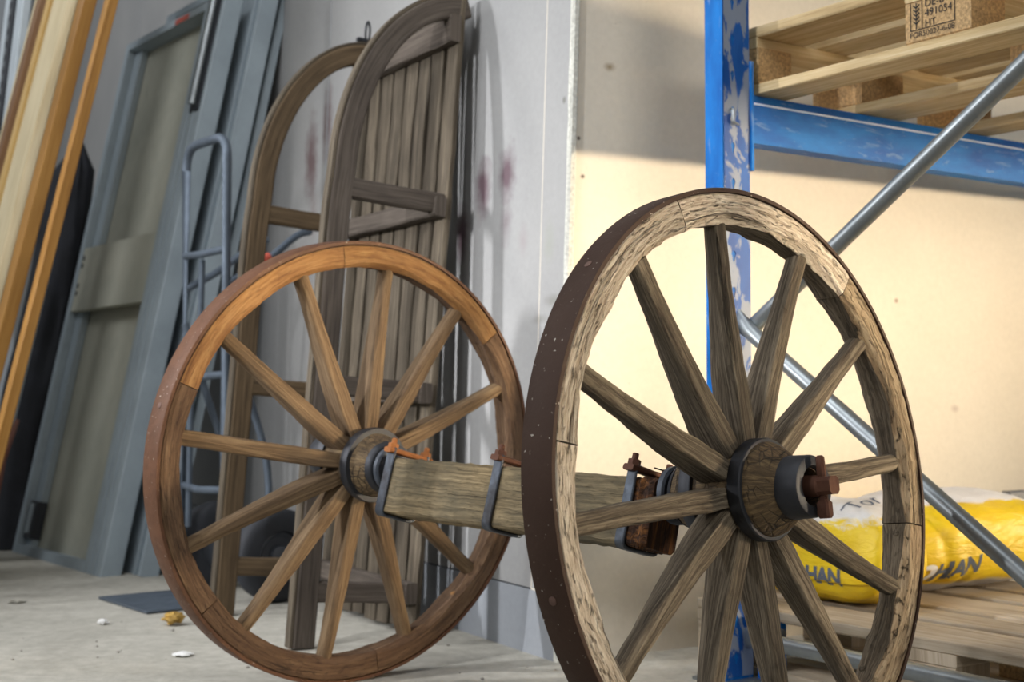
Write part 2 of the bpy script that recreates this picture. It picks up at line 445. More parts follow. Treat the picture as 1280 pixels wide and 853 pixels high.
def bag_mat(name, side):
    """yellow printed paper bag with white areas (generated coordinates)"""
    m, nt, b = newmat(name)
    tc = nt.nodes.new('ShaderNodeTexCoord'); sx = nt.nodes.new('ShaderNodeSeparateXYZ'); L(nt, tc.outputs['Generated'], sx.inputs[0])
    w1 = N(nt, 'TexNoise', Scale=7, Detail=6, Roughness=.65, Distortion=.5); L(nt, tc.outputs['Generated'], w1.inputs['Vector'])
    w = math_(nt, 'MULTIPLY', math_(nt, 'SUBTRACT', w1.outputs['Fac'], .5), .45)
    gx, gy, gz = sx.outputs
    if side == 'A': e = math_(nt, 'ADD', math_(nt, 'ADD', gz, math_(nt, 'MULTIPLY', gy, .22)), w); lo, hi = .80, .86
    else:
        e = math_(nt, 'MAXIMUM', math_(nt, 'ADD', gz, math_(nt, 'MULTIPLY', w, .3)), math_(nt, 'ADD', math_(nt, 'MULTIPLY', gx, 1.21), math_(nt, 'MULTIPLY', w, .30))); lo, hi = .885, .90
    f = ramp(nt, e, [(lo, (0, 0, 0)), (hi, (1, 1, 1))])
    n = noise_(nt, uvvec(nt, (5, 5, 5), False, 'Generated'), 1, 6, .6)
    yel = ramp(nt, n, [(.3, (.72, .47, .006)), (.7, (.86, .63, .015))])
    whi = ramp(nt, n, [(.3, (.62, .58, .52)), (.7, (.80, .79, .78))]) if side == 'A' else ramp(nt, n, [(.3, (.72, .71, .72)), (.7, (.83, .83, .84))])
    lowf = ramp(nt, math_(nt, 'SUBTRACT', gz, math_(nt, 'MULTIPLY', w, .2)), [(.09, (1, 1, 1)), (.13, (0, 0, 0))]) if side == 'B' else None
    c = mixc(nt, f, yel, whi)
    if lowf is not None: c = mixc(nt, lowf, c, (.60, .60, .64))
    L(nt, c, b.inputs['Base Color']); b.inputs['Roughness'].default_value = .42
    n2 = noise_(nt, uvvec(nt, (9, 9, 14), False, 'Generated'), 1, 5, .5, 1.2); bump(nt, b, n2, .35, .012); return m


# ------------------------------------------------------------------ the setting
mb = MB()
G = 30
f0 = [(-9, -3, 0), (9, -3, 0), (9, 12, 0), (-9, 12, 0)]
mb.v = f0; mb.f = [(0, 1, 2, 3)]; mb.uv = [tuple((p[0], p[1]) for p in f0)]
fl = struct(mb.build('floor', M['floor']))

C0 = V3((.096, 3.01, 0)); SH = V3((.0285, 0, 0))          # corner of the two walls, leaning a little
AG, AC = -29, 60.5
dG, dC = dirv(AG), dirv(AC)
HW = 4.4


def corner(z): return C0 + SH * z + V3((0, 0, z))


def wall_slab(name, d, length, z0, z1, thick, nrm, mat, off=0.0, u0=0.0, kind=True):
    """slab from the corner along d; nrm points to the room"""
    mb = MB(); pts = []
    for t, o_ in ((u0, off), (length, off), (length, off - thick), (u0, off - thick)):
        pts.append((t, o_))
    lo = [corner(z0) + d * t + nrm * o_ for t, o_ in pts]; hi = [corner(z1) + d * t + nrm * o_ for t, o_ in pts]
    mb.v = [tuple(p) for p in lo + hi]
    us = [p[0] for p in pts]
    for a, b_ in ((0, 1), (1, 2), (2, 3), (3, 0)):
        mb.f.append((a, b_, b_ + 4, a + 4)); mb.uv.append(((us[a], z0), (us[b_], z0), (us[b_], z1), (us[a], z1)))
    mb.f.append((3, 2, 1, 0)); mb.uv.append(((0, 0),) * 4); mb.f.append((4, 5, 6, 7)); mb.uv.append(((0, 0),) * 4)
    o = mb.build(name, mat, None, 20)
    return struct(o) if kind else o


nG = dirv(AG - 90); nC = dirv(AC + 90)
purple = (.13, .085, .10)
grey_spots = [(.288, 1.12, .05, .085, purple, .75), (.41, 1.10, .05, .10, purple, .8), (.52, 1.0, .045, .09, purple, .85), (.288, 1.0, .035, .07, purple, .4), (.20, .95, .03, .05, (.3, .25, .25), .3),
              (1.64, 1.36, .075, .17, (.16, .11, .11), .8), (1.50, 1.46, .05, .15, (.16, .11, .11), .8), (1.60, 1.18, .05, .12, (.24, .19, .18), .35),
              (.055, .80, .05, .018, (.25, .25, .23), .7), (.11, .76, .04, .014, (.25, .25, .23), .6), (.03, 1.25, .01, .01, (.2, .2, .18), .9), (.08, .93, .03, .07, (.33, .34, .30), .5)]
M['wall_grey'] = wall_mat('grey_painted_panel', (.38, .378, .372), (.31, .312, .313), grey_spots)
M['plinth'] = wall_mat('grey_plinth', (.33, .35, .375), (.27, .29, .32), [])
brn = (.10, .07, .045)
cs = [(.022, 1.16, .006, .006, brn, 1), (.035, 1.075, .008, .007, brn, 1), (.93, .62, .010, .010, (.35, .27, .2), 1), (1.0, .83, .008, .008, (.35, .27, .2), 1), (.95, .40, .01, .01, (.4, .33, .25), 1),
      (.16, .29, .008, .010, (.06, .06, .06), 1), (.10, 1.33, .02, .012, (.35, .27, .17), .7), (1.22, .55, .02, .014, (.5, .42, .36), .7), (.07, .60, .02, .008, (.5, .4, .28), .5)]
M['wall_cream'] = wall_mat('pale_cream_wall', (.74, .68, .57), (.66, .60, .50), cs, fine=.08)
wall_slab('wall_left', dG, 7.5, .148, HW, .12, nG, M['wall_grey'], u0=.006)
wall_slab('baseboard_left', dG, 7.5, 0, .144, .12, nG, M['plinth'], .0015, u0=.004)
wall_slab('wall_right', dC, 7.0, 0, HW, .12, nC, M['wall_cream'], .002, u0=.001)
# narrow groove lines between the wall panels, as thin recessed strips with a shadow joint
gm = plain('panel_joint', (.30, .31, .32), .8)
for t in (1.50, 2.9, 4.1):
    mbj = MB(); mbj.bar(corner(.15) + dG * t + nG * .001, corner(HW) + dG * t + nG * .001, .006, .004, nG, .001)
    struct(mbj.build('trim_1', gm))
# grainy mortar-like edging up the corner
em = plain('rough_edging', (.62, .62, .56), .95, var=.25, sc=120, bs=.8)
mbe = MB()
pts = [corner(z * .05 + .0) + dC * .004 + nC * .002 for z in range(int(HW / .05))]
mbe.sweep(pts, lambda k: [(a * (1 + .25 * noise.noise((k * 3.1, 0, i))), b_) for i, (a, b_) in enumerate(rect_ring(.020, .016, .005))], up=nC)
struct(mbe.build('trim_2', em))
# rail along the foot of the pale wall far right, and two posts on the grey wall far left
mbr = MB(); mbr.bar(corner(.31) + dC * 1.40 + nC * .02, corner(.31) + dC * 3.2 + nC * .02, .03, .035, (0, 0, 1), .004)
struct(mbr.build('trim_3', plain('grey_rail', (.22, .23, .25), .5, .3)))
for t in (2.62, 2.78):
    mbj = MB(); mbj.bar(corner(1.6) + dG * t + nG * .02, corner(HW) + dG * t + nG * .02, .07, .04, nG, .003)
    struct(mbj.build('trim_4', plain('brown_batten', (.20, .18, .145), .7)))

# ------------------------------------------------------------------ cart axle with its two wheels
C1 = V3((.372, 1.9991, .4475)); n1 = V3((-.6934, .7128, -.1051)).normalized()
C2 = V3((-.307, 2.7756, .4490)); n2 = V3((-.6498, .7568, .0704)).normalized()
cart = thing('cart_axle', 'old wooden cart axle with iron straps carrying two twelve-spoked wooden cart wheels', 'cart axle', ((C1 + C2) / 2 * 1.0)[:2] + (0,))
cart.matrix_world = Matrix.Translation(((C1.x + C2.x) / 2, (C1.y + C2.y) / 2, 0))
INV = Matrix.Translation((-(C1.x + C2.x) / 2, -(C1.y + C2.y) / 2, 0))

RI = .397


def spoke_mesh(seed):
    mb = MB(); st = [(.050, .027, .054, 12), (.075, .030, .056, 11), (.11, .033, .054, 9), (.16, .034, .049, 6), (.22, .033, .043, 4), (.29, .032, .037, 2.6), (.35, .031, .034, 2.1), (RI + .004, .031, .033, 2)]
    rings = []
    for k in range(29):
        r = .050 + (RI + .004 - .050) * k / 28
        for a, b_ in zip(st, st[1:]):
            if a[0] <= r <= b_[0] + 1e-6:
                t = (r - a[0]) / (b_[0] - a[0]); w, h, e = [a[i] + (b_[i] - a[i]) * t for i in (1, 2, 3)]; break
        bx = .0025 * math.sin(r * 11 + seed * 2.1) + .0012 * noise.noise((r * 30, seed, 0)); bz = .002 * math.sin(r * 9 + seed)
        rr = []
        for i, (x, z) in enumerate(super_ring(w, h, e, 24)):
            j = 1 + .045 * noise.noise((r * 16, i * .7, seed * 5.1)) + .02 * noise.noise((r * 60, i * 1.7, seed * 3))
            rr.append(V3((x * j + bx, r, z * j + bz)))
        rings.append(rr)
    mb.loft(rings); return mb


def felloe_mesh(a0, a1, seed, rough=.0012):
    """one felloe between angles a0 and a1 (from local +y towards +x), axial from z0 to z1"""
    z0, z1, ro = -.003, .049, .4425
    mb = MB(); rings = []; n = 30
    for k in range(n + 1):
        a = a0 + (a1 - a0) * k / n
        d = V3((math.sin(a), math.cos(a), 0))
        c = .005 + .007 * max(0, math.sin(math.pi * ((math.degrees(a - a0)) % 30) / 30))   # chamfer worn deeper between spokes
        sec = [(RI, z0 + c * 1.1), (RI, z0 + .026), (RI, z1 - c * 1.1), (RI + c, z1), (RI + .022, z1), (ro - .003, z1), (ro, z1 - .003), (ro, z0 + .003), (ro - .003, z0), (RI + .022, z0), (RI + c, z0)]
        rr = []
        for i, (r, z) in enumerate(sec):
            jz = rough * noise.noise((k * .9, i * 2.0 + seed, 3.3)) + .5 * rough * noise.noise((k * 3.1, i + seed, 1.3))
            jr = rough * noise.noise((k * .8, i * 1.7, seed)) if r < .43 else 0
            rr.append(d * (r + jr) + V3((0, 0, z + jz)))
        rings.append(rr)
    mb.loft(rings); return mb


def make_wheel(Cf, nn, near):
    out = -nn if near else nn                      # outboard direction
    z = out.normalized(); u = V3((0, 0, 1)).cross(nn).normalized(); y = nn.cross(u).normalized(); x = y.cross(z).normalized()
    orig = Cf - z * (.049) if near else Cf + z * .003
    Mx = Matrix((x, y, z)).transposed().to_4x4(); Mx.translation = orig
    sgn = -1 if near else 1
    # the wheel part itself is the turned hub
    prof = [(-.098, .018), (-.098, .044), (-.092, .049), (-.080, .055), (-.066, .061), (-.055, .065), (-.03, .067), (0, .067), (.034, .069), (.057, .0695), (.064, .067), (.078, .058), (.088, .050), (.094, .046), (.120, .0425), (.126, .040), (.126, .026), (.09, .026), (.09, .0)]
    fine = []
    for a, b_ in zip(prof, prof[1:]):
        m_ = max(1, int(abs(a[0] - b_[0]) / .004) if a[1] > .04 else 1)
        for k in range(m_): fine.append((a[0] + (b_[0] - a[0]) * k / m_, a[1] + (b_[1] - a[1]) * k / m_))
    fine.append(prof[-1])
    mb = MB(); mb.lathe(fine, None, 64, .0016, 3 if near else 8)
    w = mb.build('wheel', M['nave'], cart, 50); w.matrix_local = INV @ Mx
    w['label'] = 'near wheel with bleached pale rim face' if near else 'far wheel with ochre brown rim'
    # felloes
    j0 = (19.3 if near else 8.6)
    for k in range(6):
        a0 = sgn * R(j0 + 60 * k) if sgn > 0 else -R(j0 + 60 * (k + 1)); a1 = a0 + R(60)
        gap = .0022
        o = felloe_mesh(a0 + gap, a1 - gap, k * 3.7 + near * 20, .0022 if near else .0013)
        mid = math.degrees((a0 + a1) / 2) % 360
        f1 = (M['near_face_brown'] if k in (3, 4) else M['near_face']) if near else (M['far_face'] if k in (0, 5) else M['far_face_brown'])  # far felloes: oak tones with top light and right-hand shade coloured in
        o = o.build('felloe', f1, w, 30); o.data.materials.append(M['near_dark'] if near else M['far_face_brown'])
        pale = (2, 3, 4, 5) if near else (8, 9, 10)
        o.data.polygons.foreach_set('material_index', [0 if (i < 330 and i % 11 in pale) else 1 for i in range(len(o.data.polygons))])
    # spokes
    s0 = 4.2 if near else 22.0
    meshes = []
    for q in range(4):
        o = spoke_mesh(q + near * 7).build('spoke', M['spoke'] if near else M['spoke_far'], w, 60); meshes.append(o.data)
        if q: bpy.data.objects.remove(o)
        else: first = o
    for k in range(12):
        ph = sgn * R(s0 - 30 * k)
        o = first if k == 0 else link('spoke', meshes[(k * 3 + k // 4) % 4], None, w)
        tilt = math.atan2(.021, .36)                  # from the hub plane out to the middle of the rim
        o.matrix_local = Matrix.Rotation(-ph, 4, 'Z') @ Matrix.Rotation(tilt, 4, 'X')
    # iron tyre
    mb = MB(); n = 96; prof = [(-.0045, .4430), (-.0045, .4492), (-.002, .4502), (.048, .4502), (.0505, .4492), (.0505, .4430)]
    mb.lathe(prof, None, 120, .0005, 2, close=True)
    t = mb.build('tyre', M['tyre'] if near else M['tyre_far'], w, 40)
    # iron bands
    for nm, pr in (('hub_band', [(.034, .069), (.034, .0745), (.036, .0758), (.055, .0758), (.057, .0742), (.057, .068)]),
                   ('hub_band', [(-.057, .062), (-.057, .0735), (-.055, .0748), (-.037, .0748), (-.035, .0735), (-.035, .062)]),
                   ('hub_cap', [(.094, .040), (.094, .0455), (.097, .0465), (.128, .0450), (.1315, .0435), (.1325, .041), (.1325, .030), (.128, .027), (.100, .026), (.100, .040)]),
                   ('hub_washer', [(-.102, .02), (-.102, .043), (-.100, .046), (-.095, .049), (-.090, .0515), (-.088, .045)])):
        mb = MB(); mb.lathe(pr, None, 64, .0008, 5, close=True); mb.build(nm, M['band'], w, 35)
    # round pegs and a nail in the rim
    for ang, zz in ((273, .022), (257, .026), (222, .012), (40, .02)):
        a = -R(ang) if near else R(ang)
        d = V3((math.sin(a), math.cos(a), 0)); mb = MB()
        B = Matrix.Translation(d * RI + V3((0, 0, zz))) @ (-d).to_track_quat('Z', 'Y').to_matrix().to_4x4()
        mb.lathe([(-.004, .0055), (.0012, .0055), (.002, .004), (.002, 0)], B, 12); mb.build('peg', M['near_dark'] if near else M['far_face'], w)
    # nail heads on the tyre
    for ang in range(15, 375, 60):
        a = R(ang); d = V3((math.sin(a), math.cos(a), 0)); mb = MB()
        B = Matrix.Translation(d * .4502 + V3((0, 0, .023))) @ d.to_track_quat('Z', 'Y').to_matrix().to_4x4()
        mb.lathe([(-.002, .006), (.0008, .006), (.0016, .004), (.0016, 0)], B, 12); mb.build('nail_head', M['tyre_edge'], w)
    return w, Mx


w1, M1 = make_wheel(C1, n1, True)
w2, M2 = make_wheel(C2, n2, False)

# axle arms, pins, beam
AX1 = M1 @ V3((0, 0, -.09)); AX2 = M2 @ V3((0, 0, -.09))
ax = (AX2 - AX1).normalized(); rgt = V3((ax.y, -ax.x, 0)).normalized(); roll = R(15)
bx = (rgt * math.cos(roll) - V3((0, 0, 1)) * math.sin(roll)); bz = bx.cross(ax).normalized()
if bz.z < 0: bz = -bz


def cpart(mb, name, mat, lab=None, sm=35):
    for i, v in enumerate(mb.v): mb.v[i] = tuple(INV @ V3(v))
    o = mb.build(name, mat, cart, sm)
    if lab: o['label'] = lab
    return o


for Mw in (M1, M2):
    mb = MB(); mb.lathe([(-.17, .017), (-.09, .019), (.10, .0165), (.1415, .0155), (.1445, .013), (.1445, 0)], Mw, 24)
    cpart(mb, 'axle_arm', M['rust'])
    # squared rounded tip with flat pin through it
    mb = MB(); P = [Mw @ V3((0, 0, .136)), Mw @ V3((0, 0, .158))]
    up = (Mw.to_3x3() @ V3((0, 1, 0)))
    mb.bar(P[0], Mw @ V3((0, 0, .1655)), .0245, .0255, up, .005, 3, .001); cpart(mb, 'axle_tip', M['rust'])
    mb = MB(); pts = [Mw @ V3((0, y_, .148 + .004 * k_)) for y_, k_ in ((-.047, .9), (-.043, .8), (-.028, .6), (-.022, .3), (.018, 0), (.036, 0), (.041, -.2))]
    pts = [Mw @ V3((.0, y_, .146)) for y_ in (-.046, -.042, -.024, -.019, .012, .018, .040, .043)]
    sz = [(.012, .016), (.016, .020), (.016, .020), (.009, .013), (.009, .013), (.010, .014), (.009, .013), (.005, .008)]
    mb.sweep(pts, lambda k: rect_ring(sz[k][0] * 1.0, sz[k][1], .003), up=Mw.to_3x3() @ V3((0, 0, 1))); cpart(mb, 'linch_pin', M['rust'])
    # collar behind the hub
    mb = MB(); mb.lathe([(-.124, .020), (-.124, .042), (-.121, .046), (-.112, .046), (-.109, .042), (-.109, .020)], Mw, 40, close=True); cpart(mb, 'collar', M['strap'])

Bn = AX1 + ax * .034; Bf = AX2 - ax * .070
off = -rgt * .022 - V3((0, 0, .036))
TH, HB = .072, .108
mb = MB(); mb.bar(Bn + off + ax * .056, Bf + off, TH, HB, bz, .005, 40, .003, 4); cpart(mb, 'beam', M['beam'], None, 30)
mb = MB(); mb.bar(Bn + off, Bn + off + ax * .0565, TH * .99, HB * .99, bz, .006, 14, .007, 9); cpart(mb, 'beam_end', M['rot'], 'dark rotten end of the beam', 25)
Lb = (Bf - Bn).length
for s_, sw, nutmat in ((.048, .020, 'rust'), (.372, .022, 'rust'), (Lb - .012, .024, 'orange_rust')):
    c = Bn + off + ax * s_
    a_, h_ = TH / 2 + .004, HB / 2 + .004
    # U-shaped strap: down the visible side, below, up behind
    path = fillet([c - bx * a_ + bz * (h_ + .014), c - bx * a_ - bz * h_, c + bx * a_ - bz * h_, c + bx * a_ + bz * (h_ + .014)], .012, 4)
    mb = MB(); mb.sweep(path, rect_ring(sw, .0055, .0015), upf=lambda k, p=path, c=c: (p[k] - c)); cpart(mb, 'strap', M['strap'])
    # plate over the top and two bolts with nuts
    mb = MB(); mb.bar(c - bx * (a_ + .012) + bz * (h_ + .008), c + bx * (a_ + .012) + bz * (h_ + .008), .022, .010, bz, .0025, 4, .001, s_); cpart(mb, 'clamp_plate', M[nutmat])
    for e in (-1, 1):
        b0 = c + bx * e * a_ + bz * (h_ + .010)
        mb = MB(); Q = Matrix.Translation(b0) @ bz.to_track_quat('Z', 'Y').to_matrix().to_4x4()
        mb.lathe([(.002, .0105), (.011, .0105), (.012, .009), (.012, .0)], Q, 6); mb.lathe([(.011, .0055), (.021, .0052), (.022, .004), (.022, 0)], Q, 12)
        cpart(mb, 'nut', M[nutmat])
# bent nail by the near strap
mb = MB(); q = Bn + off + ax * .01 + bz * .062; mb.sweep([q + rgt * .0, q + rgt * .012 + V3((0, 0, .006)), q - rgt * .03 + V3((0, 0, .016))], circ(.0012, 6)); cpart(mb, 'nail', M['rust'])

# ------------------------------------------------------------------ pallet rack on the right
dL, dV = dirv(-35), dirv(55)      # depth (away from the camera) and beam direction
c0 = V3((.434, 2.782, 0))
rack = thing('pallet_rack', 'blue steel pallet rack with worn upright, beam and galvanised diagonal braces', 'rack', c0)
RI_ = Matrix.Translation(-c0)


def rpart(mb, name, mat, lab=None, sm=35, par=None):
    for i, v in enumerate(mb.v): mb.v[i] = tuple(RI_ @ V3(v))
    o = mb.build(name, mat, par or rack, sm)
    if lab: o['label'] = lab
    return o


PW, PD, PH = .077, .052, 3.2


def upright(base, name='upright'):
    # open C profile swept up; web faces the near side (-dL)
    t = .0035
    prof = [(0, 0), (PW, 0), (PW, PD), (PW - .016, PD), (PW - .016, PD - t), (PW - t, PD - t), (PW - t, t), (t, t), (t, PD - t), (.016, PD - t), (.016, PD), (0, PD)]
    mb = MB(); rings = []
    for k in range(2): rings.append([base + dV * a + dL * b_ + V3((0, 0, .004 + k * PH)) for a, b_ in prof])
    mb.loft(rings); return rpart(mb, name, M['blue'])


up1 = upright(c0)
# worn face strip with punched holes: two raised edges and the middle face are one plate; holes are dark keyholes cut as recessed insets
me_f = MB(); z = .02
face = []
u_w = PW * .70; x0 = PW * .06


def face_plate():
    """face plate with real teardrop holes"""
    bm = bmesh.new(); uvl = bm.loops.layers.uv.new('UVMap'); pitch = .075
    n = int(PH / pitch)
    for k in range(n):
        z0, z1 = .012 + k * pitch, .012 + (k + 1) * pitch; zc = (z0 + z1) / 2; xc = PW * .36
        hole = []
        for i in range(12):
            a = 2 * math.pi * (i + .5) / 12 - math.pi / 2 - math.pi; r = .0075 * (1 if math.sin(a) > 0 else .62)
            hole.append((xc + math.cos(a) * .0065 * (1 if math.sin(a) > 0 else .6), zc + math.sin(a) * (.010 if math.sin(a) > 0 else .014)))
        outer = []
        for i in range(12):
            a = 2 * math.pi * (i + .5) / 12 - math.pi / 2 - math.pi; c_, s_ = math.cos(a), math.sin(a); q = max(abs(c_), abs(s_)); c_, s_ = c_ / q, s_ / q
            outer.append((PW * .03 + (xc - PW * .03) * (1 + c_) if c_ < 0 else xc + (PW * .97 - xc) * c_, zc + pitch / 2 * s_))
        def P(p, d): return bm.verts.new(RI_ @ (c0 + dV * p[0] - dL * d + V3((0, 0, p[1]))))
        vo = [P(p, .0016) for p in outer]; vh = [P(p, .0016) for p in hole]; vi = [P(p, -.001) for p in hole]
        for i in range(12):
            j = (i + 1) % 12
            for q4, pp in (((vo[i], vo[j], vh[j], vh[i]), (outer[i], outer[j], hole[j], hole[i])), ((vh[i], vh[j], vi[j], vi[i]), (hole[i], hole[j], hole[j], hole[i]))):
                f = bm.faces.new(q4)
                for l_, p in zip(f.loops, pp): l_[uvl].uv = (p[1], p[0])
        f = bm.faces.new(vi); f.material_index = 1
    bmesh.ops.remove_doubles(bm, verts=bm.verts, dist=1e-5); bmesh.ops.recalc_face_normals(bm, faces=bm.faces)
    me = bpy.data.meshes.new('upright_face'); bm.to_mesh(me); bm.free()
    me.materials.append(M['blue_worn']); me.materials.append(M['door_dark'])
    o = link('upright_face', me, None, up1); o['label'] = 'punched front face of the upright with worn paint'; return o


face_plate()
c1 = c0 - dL * 1.15
upright(c1)
for b_ in (c0, c1):
    mb = MB(); q = b_ + dV * PW / 2 + dL * PD / 2
    mb.bar(q + V3((0, 0, .0)), q + V3((0, 0, .006)), .12, .11, dL, .004); foot = rpart(mb, 'foot_plate', M['galv'])
# protective blue foot bracket seen between the spokes
mb = MB(); q = c0 + dV * .078 - dL * .012
prof = [(0, 0), (.036, 0), (.036, .11), (.030, .128), (.006, .128), (0, .120)]
rr = [[q + dV * a - dL * d + V3((0, 0, .004 + b_)) for a, b_ in prof] for d in (0, .045)]; mb.loft(rr); rpart(mb, 'foot_bracket', M['blue'])
mb = MB(); Q = Matrix.Translation(q + dV * .018 - dL * .045 + V3((0, 0, .10))) @ (-dL).to_track_quat('Z', 'Y').to_matrix().to_4x4()
mb.lathe([(0, .011), (.008, .011), (.009, .009), (.009, 0)], Q, 6); rpart(mb, 'bolt', M['galv'])
# beam at the back of the bay
zb, hb = 1.219, .105
bs = c0 + dV * (PW + .006) + dL * .010
prof = [(0, -hb), (.045, -hb), (.045, 0), (.012, 0), (.010, -.016), (0, -.020)]   # (depth, height) section with the stepped upper lip
mb = MB(); rr = [[bs + dV * t + dL * (a - .012) + V3((0, 0, zb + b_)) for a, b_ in prof] for t in (0, 2.7)]; mb.loft(rr); beam = rpart(mb, 'beam', M['blue'], 'blue beam with a pale line along its edge')
mb = MB(); mb.bar(bs + dV * .0 + dL * -.0125 + V3((0, 0, zb - .0215)), bs + dV * 2.7 + dL * -.0125 + V3((0, 0, zb - .0215)), .0016, .0042, (0, 0, 1), .0004)
rpart(mb, 'edge_line', plain('pale_line', (.55, .68, .85), .4), None, 35)
# bracket plate at the upright with safety hook
mb = MB(); q = c0 + dV * (PW + .003) + dL * .02
mb.bar(q + V3((0, 0, 1.055)), q + V3((0, 0, 1.285)), .010, .055, dL, .002); rpart(mb, 'beam_bracket', M['blue'])
mb = MB(); q = c0 + dV * .022 - dL * .004
mb.sweep(fillet([q + V3((0, 0, 1.178)) + dL * .006, q + V3((0, 0, 1.178)) - dL * .004, q + V3((0, 0, 1.150)) - dL * .005, q + V3((0, 0, 1.146)) + dV * .014 - dL * .006], .004, 4), circ(.0028, 8)); hk = rpart(mb, 'safety_hook', M['galv'])
# front beam of the same bay, outside the picture on the near side
mb = MB(); bs2 = c1 + dV * (PW + .006)
rr = [[bs2 + dV * t + dL * a + V3((0, 0, zb + b_)) for a, b_ in prof] for t in (0, 2.7)]; mb.loft(rr); rpart(mb, 'beam', M['blue'])


def brace(a, b_, r, flat=True):
    """galvanised tube with flattened bolted ends"""
    a, b_ = V3(a), V3(b_); t = (b_ - a).normalized(); L_ = (b_ - a).length; n = 26; pts = []; ring = []
    for k in range(n + 1):
        s_ = L_ * k / n; pts.append(a + t * s_); e = min(s_, L_ - s_); f = min(1, max(0, (e - .018) / .03)); f = f * f * (3 - 2 * f)
        ring.append([(x * (.14 + .86 * f), y * (1.35 - .35 * f)) for x, y in circ(r, 18)])
    mb = MB(); mb.sweep(pts, lambda k: ring[k], up=t.cross(dV)); return mb


fp = c0 + dV * .040 - dL * .016
rpart(brace(fp + V3((0, 0, .712)) + dV * .006, fp - dL * 1.10 + V3((0, 0, 1.43)) + dV * .006, .0165), 'brace', M['galv'])
rpart(brace(fp + V3((0, 0, .745)) - dV * .012 - dL * -.012, fp - dL * 1.10 + V3((0, 0, -.045 + .03)) - dV * .012, .0165), 'brace', M['galv'])
rpart(brace(fp + V3((0, 0, .092)), fp - dL * 1.12 + V3((0, 0, .092)), .0165), 'brace', M['galv'])
mb = MB(); Q = Matrix.Translation(fp + V3((0, 0, .722)) + -dV * .03) @ (-dV).to_track_quat('Z', 'Y').to_matrix().to_4x4()
mb.lathe([(-.05, .005), (0, .005), (0, .010), (.007, .010), (.008, .008), (.008, 0)], Q, 10); rpart(mb, 'bolt', M['galv'])
# rest of the crossing braces higher up on the frame
rpart(brace(fp + V3((0, 0, 2.15)), fp - dL * 1.10 + V3((0, 0, 1.45)), .0165), 'brace', M['galv'])


def euro_pallet(origin, label, mat, blockmats, group=None, seed=0, name='pallet'):
    """origin: far left lower corner; long side runs towards the camera along -dL, width along dV"""
    root = thing(name, label, 'pallet', origin, group)
    rnd = random.Random(seed)

    def pb(nm, l0, l1, v0, v1, z0, z1, m, alongL):
        mb = MB(); zc = (z0 + z1) / 2; dz = V3((0, 0, zc)); j = rnd.uniform(-.003, .003)
        if alongL: a, b_ = -dL * (l0 + j) + dV * (v0 + v1) / 2 + dz, -dL * (l1 + j) + dV * (v0 + v1) / 2 + dz; w = v1 - v0
        else: a, b_ = dV * v0 - dL * (l0 + l1) / 2 + dz, dV * v1 - dL * (l0 + l1) / 2 + dz; w = l1 - l0
        mb.bar(a, b_, w, z1 - z0, (0, 0, 1), .0025, 8, 0 if nm == 'block' else .0015, rnd.random() * 50); return mb.build(nm, m, root, 30)
    for v0, v1 in ((0, .1), (.3275, .4725), (.7, .8)):
        pb('bottom_board', 0, 1.2, v0, v1, 0, .022, mat, True)
    blocks = []
    for l0, l1 in ((0, .145), (.5275, .6725), (1.055, 1.2)):
        for v0, v1 in ((0, .1), (.3275, .4725), (.7, .8)):
            blocks.append(pb('block', l0, l1, v0 + .001, v1 - .001, .022, .1, blockmats[rnd.randrange(len(blockmats))], True))
        pb('cross_board', l0, l1, 0, .8, .1, .122, mat, False)
    for v0, v1 in ((0, .145), (.185, .285), (.3275, .4725), (.515, .615), (.655, .8)):
        pb('deck_board', 0, 1.2, v0, v1, .122, .144, mat, True)
    return root, blocks


A2 = V3((.434, 2.958, zb + .0005))
pal2, bl2 = euro_pallet(A2, 'clean pale pallet stored on the blue rack beam', M['pallet'], [M['pallet'], M['chip']], None, 3)
for b_ in bl2:
    b_.data.materials.clear(); b_.data.materials.append(M['chip'])
A1 = V3((.405, 2.99, 0))
pal1, bl1 = euro_pallet(A1, 'weathered wooden pallet on the floor under the two yellow bags', M['pallet_low'], [M['pallet_low'], M['chip']], None, 5)


def text_mesh(body, size, bold=0.0):
    cu = bpy.data.curves.new('t', 'FONT'); cu.body = body; cu.size = size; cu.offset = bold; cu.align_x = 'LEFT'; cu.space_character = .92 if bold else 1.02
    o = bpy.data.objects.new('t', cu); COL.objects.link(o)
    me = bpy.data.meshes.new_from_object(o, depsgraph=bpy.context.evaluated_depsgraph_get())
    bpy.data.objects.remove(o); return me


def place_text(me, name, origin, xd, yd, parent, mat, inv):
    """flat lettering lying on a flat face"""
    for v in me.vertices: v.co = inv @ (origin + xd * v.co.x + yd * v.co.y)
    return link(name, me, mat, parent)


# stamp on the middle block of the near side of the upper pallet
blk = bl2[3]
invb = Matrix.Translation(-A2)
bpy.context.view_layer.update()
sx, so = -dL, A2 - dL * .5275 - dV * .0004
for body, xx, zz, sz, bo in (('DE-B', .046, .084, .020, 0), ('491054', .046, .066, .020, 0), ('HT', .046, .047, .019, 0), ('FOR50027-6-08', .012, .031, .0150, 0)):
    place_text(text_mesh(body, sz, bo), 'stamp', so + sx * xx + V3((0, 0, zz)), sx, V3((0, 0, 1)), blk, M['ink'], invb)
mb = MB()
def ln(x0, z0, x1, z1, w=.0014):
    mb.bar(invb @ (so + sx * x0 + V3((0, 0, z0))), invb @ (so + sx * x1 + V3((0, 0, z1))), w, .0006, dV, .0001)
ln(.014, .045, .014, .098); ln(.014, .045, .112, .045); ln(.112, .045, .112, .098); ln(.040, .045, .040, .098)
ln(.027, .047, .027, .096)
for k in range(5):
    ln(.027, .056 + k * .0075, .034, .062 + k * .0075, .002); ln(.027, .056 + k * .0075, .020, .062 + k * .0075, .002)
